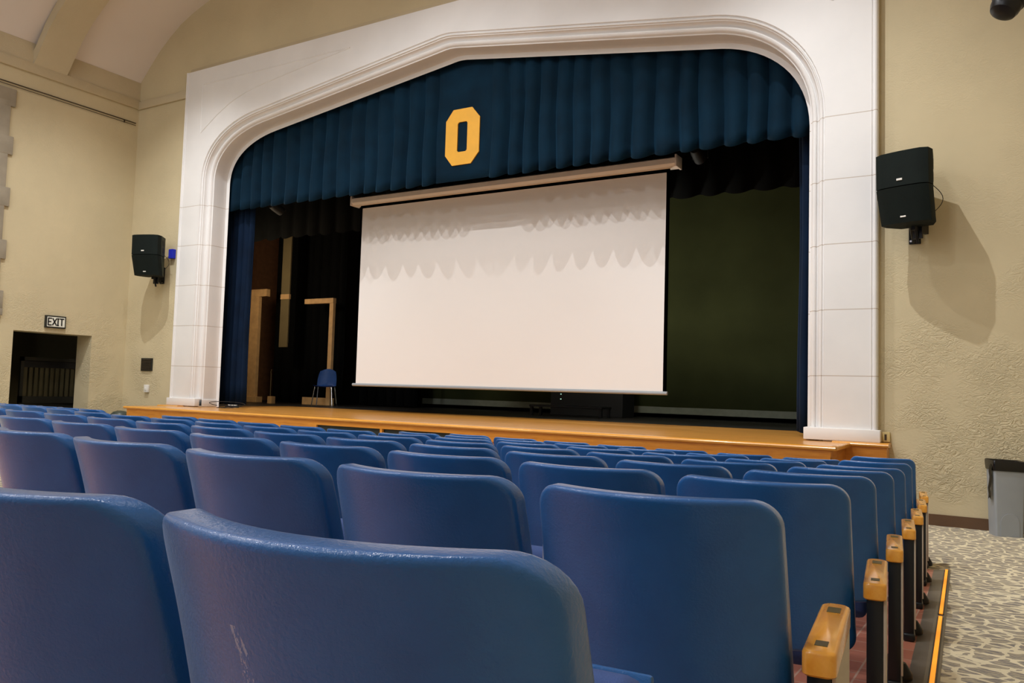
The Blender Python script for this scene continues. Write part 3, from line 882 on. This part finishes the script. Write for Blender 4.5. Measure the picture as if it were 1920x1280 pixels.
t = thing('waste_bin', 'round dark green waste bin at the left end of the stage', 'trash bin', (-6.75, -.6, 0))
bm = B(); lathe(bm, [(0, 0), (.14, 0), (.17, .55), (0, .55)], 28); build('body', bm, M['binlid'], t, 40)
bm = B(); lathe(bm, [(.178, .55), (.178, .60), (.165, .66), (.12, .71), (.06, .73), (0, .735)], 28); build('lid', bm, M['binlid'], t, 40)

# ---------------------------------------------------------------- auditorium seats
HW, CR = .253, .058      # half width and corner radius of the seat back
BUL, LEAN = .090, .34
def back_point(x, z, d):
    """local surface of the back: x across, z height, d depth forward (+) of the rear face"""
    e = (HCH - z)
    y = -BUL * (1 - abs(x / HW) ** 2.0) + LEAN * e - .22 * e * e + BUL * (1 - (.215 / HW) ** 2.0)
    return (x, y + d - .042, z + .010)
def back_outline(inset, zb=.30, n=8, mtop=14, mside=12):
    hw = HW - inset; rad = max(.004, CR - inset * .6); top = HCH - inset; bot = zb + inset; rb = max(.004, .04 - inset * .5)
    pts = []
    def wid(z): return hw + .03 * max(0, HCH - .07 - z)
    for k in range(mtop + 1):
        pts.append((-(hw - rad) + 2 * (hw - rad) * k / mtop, top))
    for k in range(1, n + 1):
        a = pi / 2 - pi / 2 * k / n; pts.append((hw - rad + rad * cos(a), top - rad + rad * sin(a)))
    for k in range(1, mside): 
        z = top - rad + (bot + rb - (top - rad)) * k / mside; pts.append((wid(z), z))
    for k in range(0, n + 1):
        a = -pi / 2 * k / n; pts.append((wid(bot) - rb + rb * cos(a), bot + rb + rb * sin(a)))
    for k in range(1, mtop):
        w_ = wid(bot) - rb; pts.append((w_ - 2 * w_ * k / mtop, bot))
    for k in range(0, n + 1):
        a = -pi / 2 - pi / 2 * k / n; pts.append((-wid(bot) + rb + rb * cos(a), bot + rb + rb * sin(a)))
    for k in range(1, mside):
        z = bot + rb + (top - rad - bot - rb) * k / mside; pts.append((-wid(z), z))
    for k in range(0, n):
        a = pi - pi / 2 * k / n; pts.append((-(hw - rad) + rad * cos(a), top - rad + rad * sin(a)))
    return pts
def shell_mesh(T=.066, r0=.012, r1=.020):
    bm = B()
    prof = []
    for k in range(5):
        a = pi / 2 * k / 4; prof.append((r0 * (1 - sin(a)), r0 * (1 - cos(a)) + 0))
    prof = [(r0 * (1 - sin(a)), r0 * (1 - cos(a))) for a in [pi / 2 * k / 4 for k in range(5)]]
    prof += [(0.0, T - r1)] + [(r1 * (1 - cos(a)), T - r1 + r1 * sin(a)) for a in [pi / 2 * k / 5 for k in range(1, 6)]]
    ins = [.16, .12, .08, .05, .03]
    prof = [(i, .0) for i in ins] + prof + [(i, T) for i in ins[::-1]]
    rings = []
    for inset, d in prof:
        rings.append([bm.verts.new(back_point(x, z, d)) for x, z in back_outline(inset)])
    n = len(rings[0])
    for a, b in zip(rings, rings[1:]):
        for i in range(n): bm.faces.new((a[i], a[(i + 1) % n], b[(i + 1) % n], b[i]))
    for R, d in ((rings[0], 0.0), (rings[-1], T)):
        # inner cap as strips between the two sides
        ol = back_outline(.16)
        xs_ = sorted(set(round(x, 4) for x, z in ol))
        f_ = bm.faces.new(R if d else R[::-1])
        bmesh.ops.triangulate(bm, faces=[f_])
    return bm
SH = shell_mesh()
sh_me = None
ARMX, ARMZ = .279, .535
def make_seat():
    root = thing('auditorium_seat', 'tmp', 'seat')
    sh = build('backrest', SH, M['chair'], root, 50)
    # folded-up seat pan: tilted slab between the standards
    bm = B(); Mr = Matrix.Translation((0, .30, .40)) @ Matrix.Rotation(radians(74), 4, 'X')
    box(bm, -.215, .215, -.20, .20, -.045, .045, .03, 3, Mr); build('seat', bm, M['seatpad'], root, 40)
    bm = B(); Mr = Matrix.Translation((0, .345, .40)) @ Matrix.Rotation(radians(74), 4, 'X')
    box(bm, -.205, .205, -.19, .19, -.03, -.015, .006, 2, Mr); build('seat_shell', bm, M['chair'], root, 40)
    return root
def arm_bm(s, end=False):
    bm = B()
    x0 = s * (.318 if end else ARMX)
    pts = []
    y0, y1, w = (.02, .43, .031) if end else (.16, .42, .024)
    out = []
    for cx, cy, a0, rad in ((w, y1, 0, .022), (-w, y1, pi / 2, .022), (-w, y0, pi, .016), (w, y0, 3 * pi / 2, .016)):
        sx, sy = (1 if cx > 0 else -1), (1 if cy == y1 else -1)
        ox, oy = cx - sx * rad, cy - sy * rad
        for k in range(5):
            a = a0 + pi / 2 * k / 4; out.append((ox + rad * cos(a), oy + rad * sin(a)))
    rings = []
    for ins, z in ((.004, ARMZ - .048), (.0, ARMZ - .044), (0, ARMZ - .006), (.002, ARMZ - .002), (.006, ARMZ)):
        cy = (y0 + y1) / 2
        rings.append([(x0 + x * (1 - ins / w), cy + (y - cy) * (1 - ins / .2), z) for x, y in out])
    loft(bm, rings)
    return bm
def add_arm(root, s, end=False):
    x0 = s * (.318 if end else ARMX)
    a = build('armrest', arm_bm(s, end), M['arm'], root, 40)
    for yy, hw_, hl in (((.08, .012, .018), (.36, .014, .024)) if end else ((.37, .012, .02),)):
        bm = B(); box(bm, x0 - hw_, x0 + hw_, yy - hl, yy + hl, ARMZ - .004, ARMZ + .0012, .001); o = build('seat_number_plate', bm, M['plate'], a)
    ya, yb_, hw_ = (.035, .40, .022) if end else (.22, .40, .016)
    bm = B(); box(bm, x0 - hw_, x0 + hw_, ya, yb_, .03, ARMZ - .046, .003); build('standard', bm, M['standard'], root, 40)
    bm = B(); box(bm, x0 - hw_ - .006, x0 + hw_ + .006, ya - .01, yb_ + .02, 0, .04, .012, 3); build('foot', bm, M['standard'], root, 40)
def add_end_panel(root, s=1):
    x0 = s * (.318 + .022)
    bm = B(); a, b = sorted((x0, x0 + s * .008)); box(bm, a, b, .036, .40, .06, ARMZ - .047, .002); o = build('end_panel', bm, M['laminate'], root, 30); o['label'] = 'beige aisle end panel'
    bm = B(); lathe(bm, [(0, .0), (.045, 0), (.045, .02), (.02, .06), (0, .065)], 16, Matrix.Translation((x0, .22, 0))); build('foot_cover', bm, M['darkmetal'], root, 40)

def copy_tree(o, parent=None):
    c = o.copy(); COL.objects.link(c)
    if parent is not None: c.parent = parent
    for ch in list(o.children): copy_tree(ch, c)
    return c

ROWS = {
1: [(6.72, -9.217, 0.057), (6.174, -9.237, 0.017)],
2: [(6.695, -8.272, 0.082), (6.133, -8.308, 0.045), (5.57, -8.323, 0.008), (5.007, -8.317, -0.028), (4.445, -8.292, -0.062)],
3: [(6.682, -7.351, 0.103), (6.129, -7.4, 0.075), (5.574, -7.435, 0.05), (5.02, -7.456, 0.026), (4.465, -7.464, 0.005), (3.909, -7.462, -0.014), (3.354, -7.449, -0.031), (2.8, -7.428, -0.046)],
4: [(6.642, -6.431, 0.115), (6.094, -6.488, 0.09), (5.544, -6.531, 0.067), (4.993, -6.562, 0.046), (4.442, -6.583, 0.027), (3.89, -6.593, 0.011), (3.339, -6.595, -0.004), (2.787, -6.589, -0.016), (2.236, -6.578, -0.026), (1.684, -6.561, -0.034), (1.133, -6.541, -0.039), (0.582, -6.518, -0.043)],
5: [(6.612, -5.485, 0.143), (6.07, -5.555, 0.116), (5.526, -5.612, 0.091), (4.981, -5.655, 0.068), (4.436, -5.687, 0.048), (3.89, -5.709, 0.031), (3.344, -5.721, 0.016), (2.797, -5.726, 0.003), (2.251, -5.725, -0.007), (1.704, -5.719, -0.014), (1.158, -5.71, -0.019), (0.612, -5.699, -0.022)],
6: [(6.579, -4.543, 0.171), (6.039, -4.628, 0.139), (5.497, -4.695, 0.109), (4.953, -4.747, 0.082), (4.408, -4.786, 0.059), (3.863, -4.812, 0.038), (3.317, -4.829, 0.021), (2.771, -4.836, 0.007), (2.224, -4.837, -0.004), (1.678, -4.832, -0.012), (1.132, -4.825, -0.016), (0.586, -4.816, -0.017)],
7: [(6.551, -3.605, 0.241), (6.024, -3.724, 0.201), (5.492, -3.821, 0.16), (4.956, -3.896, 0.117), (4.418, -3.947, 0.073), (3.878, -3.975, 0.029), (3.338, -3.978, -0.017), (2.798, -3.956, -0.063)],
8: [(6.5, -2.684, 0.25), (5.979, -2.808, 0.215), (5.454, -2.912, 0.179), (4.926, -2.998, 0.141), (4.394, -3.063, 0.102), (3.861, -3.107, 0.063), (3.326, -3.13, 0.023), (2.79, -3.131, -0.018)],
}
LEFT = {5: [(-0.161, -5.524, -0.12), (-0.707, -5.458, -0.12), (-1.254, -5.393, -0.12)],
        6: [(-1.059, -4.671, -0.137), (-1.604, -4.596, -0.137), (-2.149, -4.52, -0.137), (-2.694, -4.445, -0.137), (-3.238, -4.37, -0.137), (-3.783, -4.295, -0.137)]}
ORD = ['', 'first', 'second', 'third', 'fourth', 'fifth', 'sixth', 'seventh', 'eighth', 'ninth', 'tenth', 'eleventh', 'twelfth']
ROWN = {1: 'row nearest the camera', 2: 'second row from the camera', 3: 'third row from the camera', 4: 'fourth row from the camera', 5: 'fifth row from the camera', 6: 'sixth row from the camera', 7: 'second row from the stage', 8: 'front row by the stage'}
proto = make_seat()
proto_end = copy_tree(proto); add_arm(proto, 1); add_arm(proto_end, 1, True); add_end_panel(proto_end)
used = {}
def place(src, key, x, y, h_, label, grp, squeeze=False):
    o = src if key not in used else copy_tree(src)
    used[key] = 1
    o.scale = (1, 1, 1)
    o.location = (x, y, ztop(x, y) - HCH); o.rotation_euler = (0, 0, h_)
    if squeeze: o.scale = (.955, 1, 1)
    if key: o.rotation_euler.z = min(h_, .10)
    if squeeze and key: o.scale = (.955, 1, 1.055 if y > -3 else 1.025)
    o['label'] = label; o['group'] = grp
    return o
# copies first need untouched prototypes: collect the placements, place the prototypes last
todo = []
for k, L in ROWS.items():
    for i, (x, y, h_) in enumerate(L):
        if i == 0: lab = 'blue moulded seat with aisle end panel, ' + ROWN[k]
        else: lab = 'blue moulded seat, %s from right aisle, %s' % (ORD[i + 1], ROWN[k])
        if k == 1 and i == 0: lab = 'blue moulded seat with pale scuff on its back, nearest the camera'
        if k == 1 and i == 1: lab = 'blue moulded seat cut off by left picture edge, row nearest the camera'
        todo.append((i == 0, x, y, h_, lab, 'blue seats of the right block', k, i))
for k, L in LEFT.items():
    for i, (x, y, h_) in enumerate(L):
        todo.append((False, x, y, h_, 'blue seat in the far left block, %s from its aisle, %s' % (ORD[i + 1], {5: 'nearer row', 6: 'farther row'}[k]), 'blue seats of the left block', k + 10, i))
for end, x, y, h_, lab, grp, k, i in todo:
    o = place(proto_end if end else proto, end, x, y, h_, lab, grp, k in (7, 8))
    if k == 1 and i == 0: scuffed = o
    if (k, i) in ((2, 2), (2, 1)):
        bm = B(); box(bm, .262, .266, .13, .17, .60, .66) if i == 2 else box(bm, .262, .266, .13, .15, .61, .65); q = build('white_tag', bm, M['tag'], o); q['label'] = 'small pale tag at the seat edge'

for c in scuffed.children:
    if c.name.startswith('backrest'):
        c.data = c.data.copy(); c.data.materials[0] = M['chair_scuff']

# ---------------------------------------------------------------- lights
def spot(name, loc, target, power, size_deg, blend=.4, radius=.08, col=(.97, .985, 1)):
    l = bpy.data.lights.new(name, 'SPOT'); l.energy = power; l.spot_size = radians(size_deg); l.spot_blend = blend; l.shadow_soft_size = radius; l.color = col
    o = bpy.data.objects.new(name, l); COL.objects.link(o); o.location = loc
    o.rotation_euler = (Vector(target) - Vector(loc)).to_track_quat('-Z', 'Y').to_euler(); return o
def area(name, loc, target, power, sx, sy, col=(1, .96, .9)):
    l = bpy.data.lights.new(name, 'AREA'); l.energy = power; l.shape = 'RECTANGLE'; l.size = sx; l.size_y = sy; l.color = col
    o = bpy.data.objects.new(name, l); COL.objects.link(o); o.location = loc
    o.rotation_euler = (Vector(target) - Vector(loc)).to_track_quat('-Z', 'Y').to_euler(); return o
for x in (-4.6, -2.4, 2.4, 4.6):
    spot('ceiling_spot', (x, -3.0, 8.6), (x * 1.35, -.6, 0), 1350 if abs(x) > 3 else 900, 86, 1.0, .03)
for x in (-.7, .7):
    spot('front_of_house_spot', (x, -6.6, 8.4), (x * .5, 1, 2.6), 660, 64, .8, .03)
for y in (-4.6, -7.8, -11):
    for x in (-4.4, 0, 4.4):
        area('house_light', (x, y, 8.2), (x, y, 0), 30 if y > -5 else 150, 1.2 if y > -5 else .35, 1.2 if y > -5 else .35, (.95, .98, 1))
for x in (-4, 0, 4):
    area('rear_fill_light', (x, -13.2, 6.6), (x, -6, 1.0), 62, .6, .6, (.92, .97, 1))  # added fill for the dark seat backs, no known lamps here
for s_ in (-1, 1):
    area('ceiling_fill_light', (s_ * 7.2, -6, 6.5), (s_ * 3.5, -6, 9.3), 24, .3, 11, (1, .95, .92))  # added fill aimed up to keep the vault from going dim
l = bpy.data.lights.new('backdrop_fill_light', 'POINT'); l.energy = 130; l.color = (1, .97, .85); l.shadow_soft_size = .2  # added fill hidden behind the screen, brightens the backdrop
o = bpy.data.objects.new('backdrop_fill_light', l); COL.objects.link(o); o.location = (1.6, 3.1, 3.0)
l = bpy.data.lights.new('wing_fill_light', 'POINT'); l.energy = 115; l.color = (1, .8, .55); l.shadow_soft_size = .15  # added warm fill for the timber pieces and chair in the wing
o = bpy.data.objects.new('wing_fill_light', l); COL.objects.link(o); o.location = (-7.0, 2.0, 3.6)

w = bpy.data.worlds.new('world'); scene.world = w; w.use_nodes = True
w.node_tree.nodes['Background'].inputs[0].default_value = (.5, .55, .6, 1); w.node_tree.nodes['Background'].inputs[1].default_value = .05
scene.view_settings.view_transform = 'Standard'; scene.view_settings.look = 'None'; scene.view_settings.gamma = 1; scene.view_settings.exposure = -0.38
scene.view_settings.use_curve_mapping = False
scene.cycles.max_bounces = 10; scene.cycles.diffuse_bounces = 6
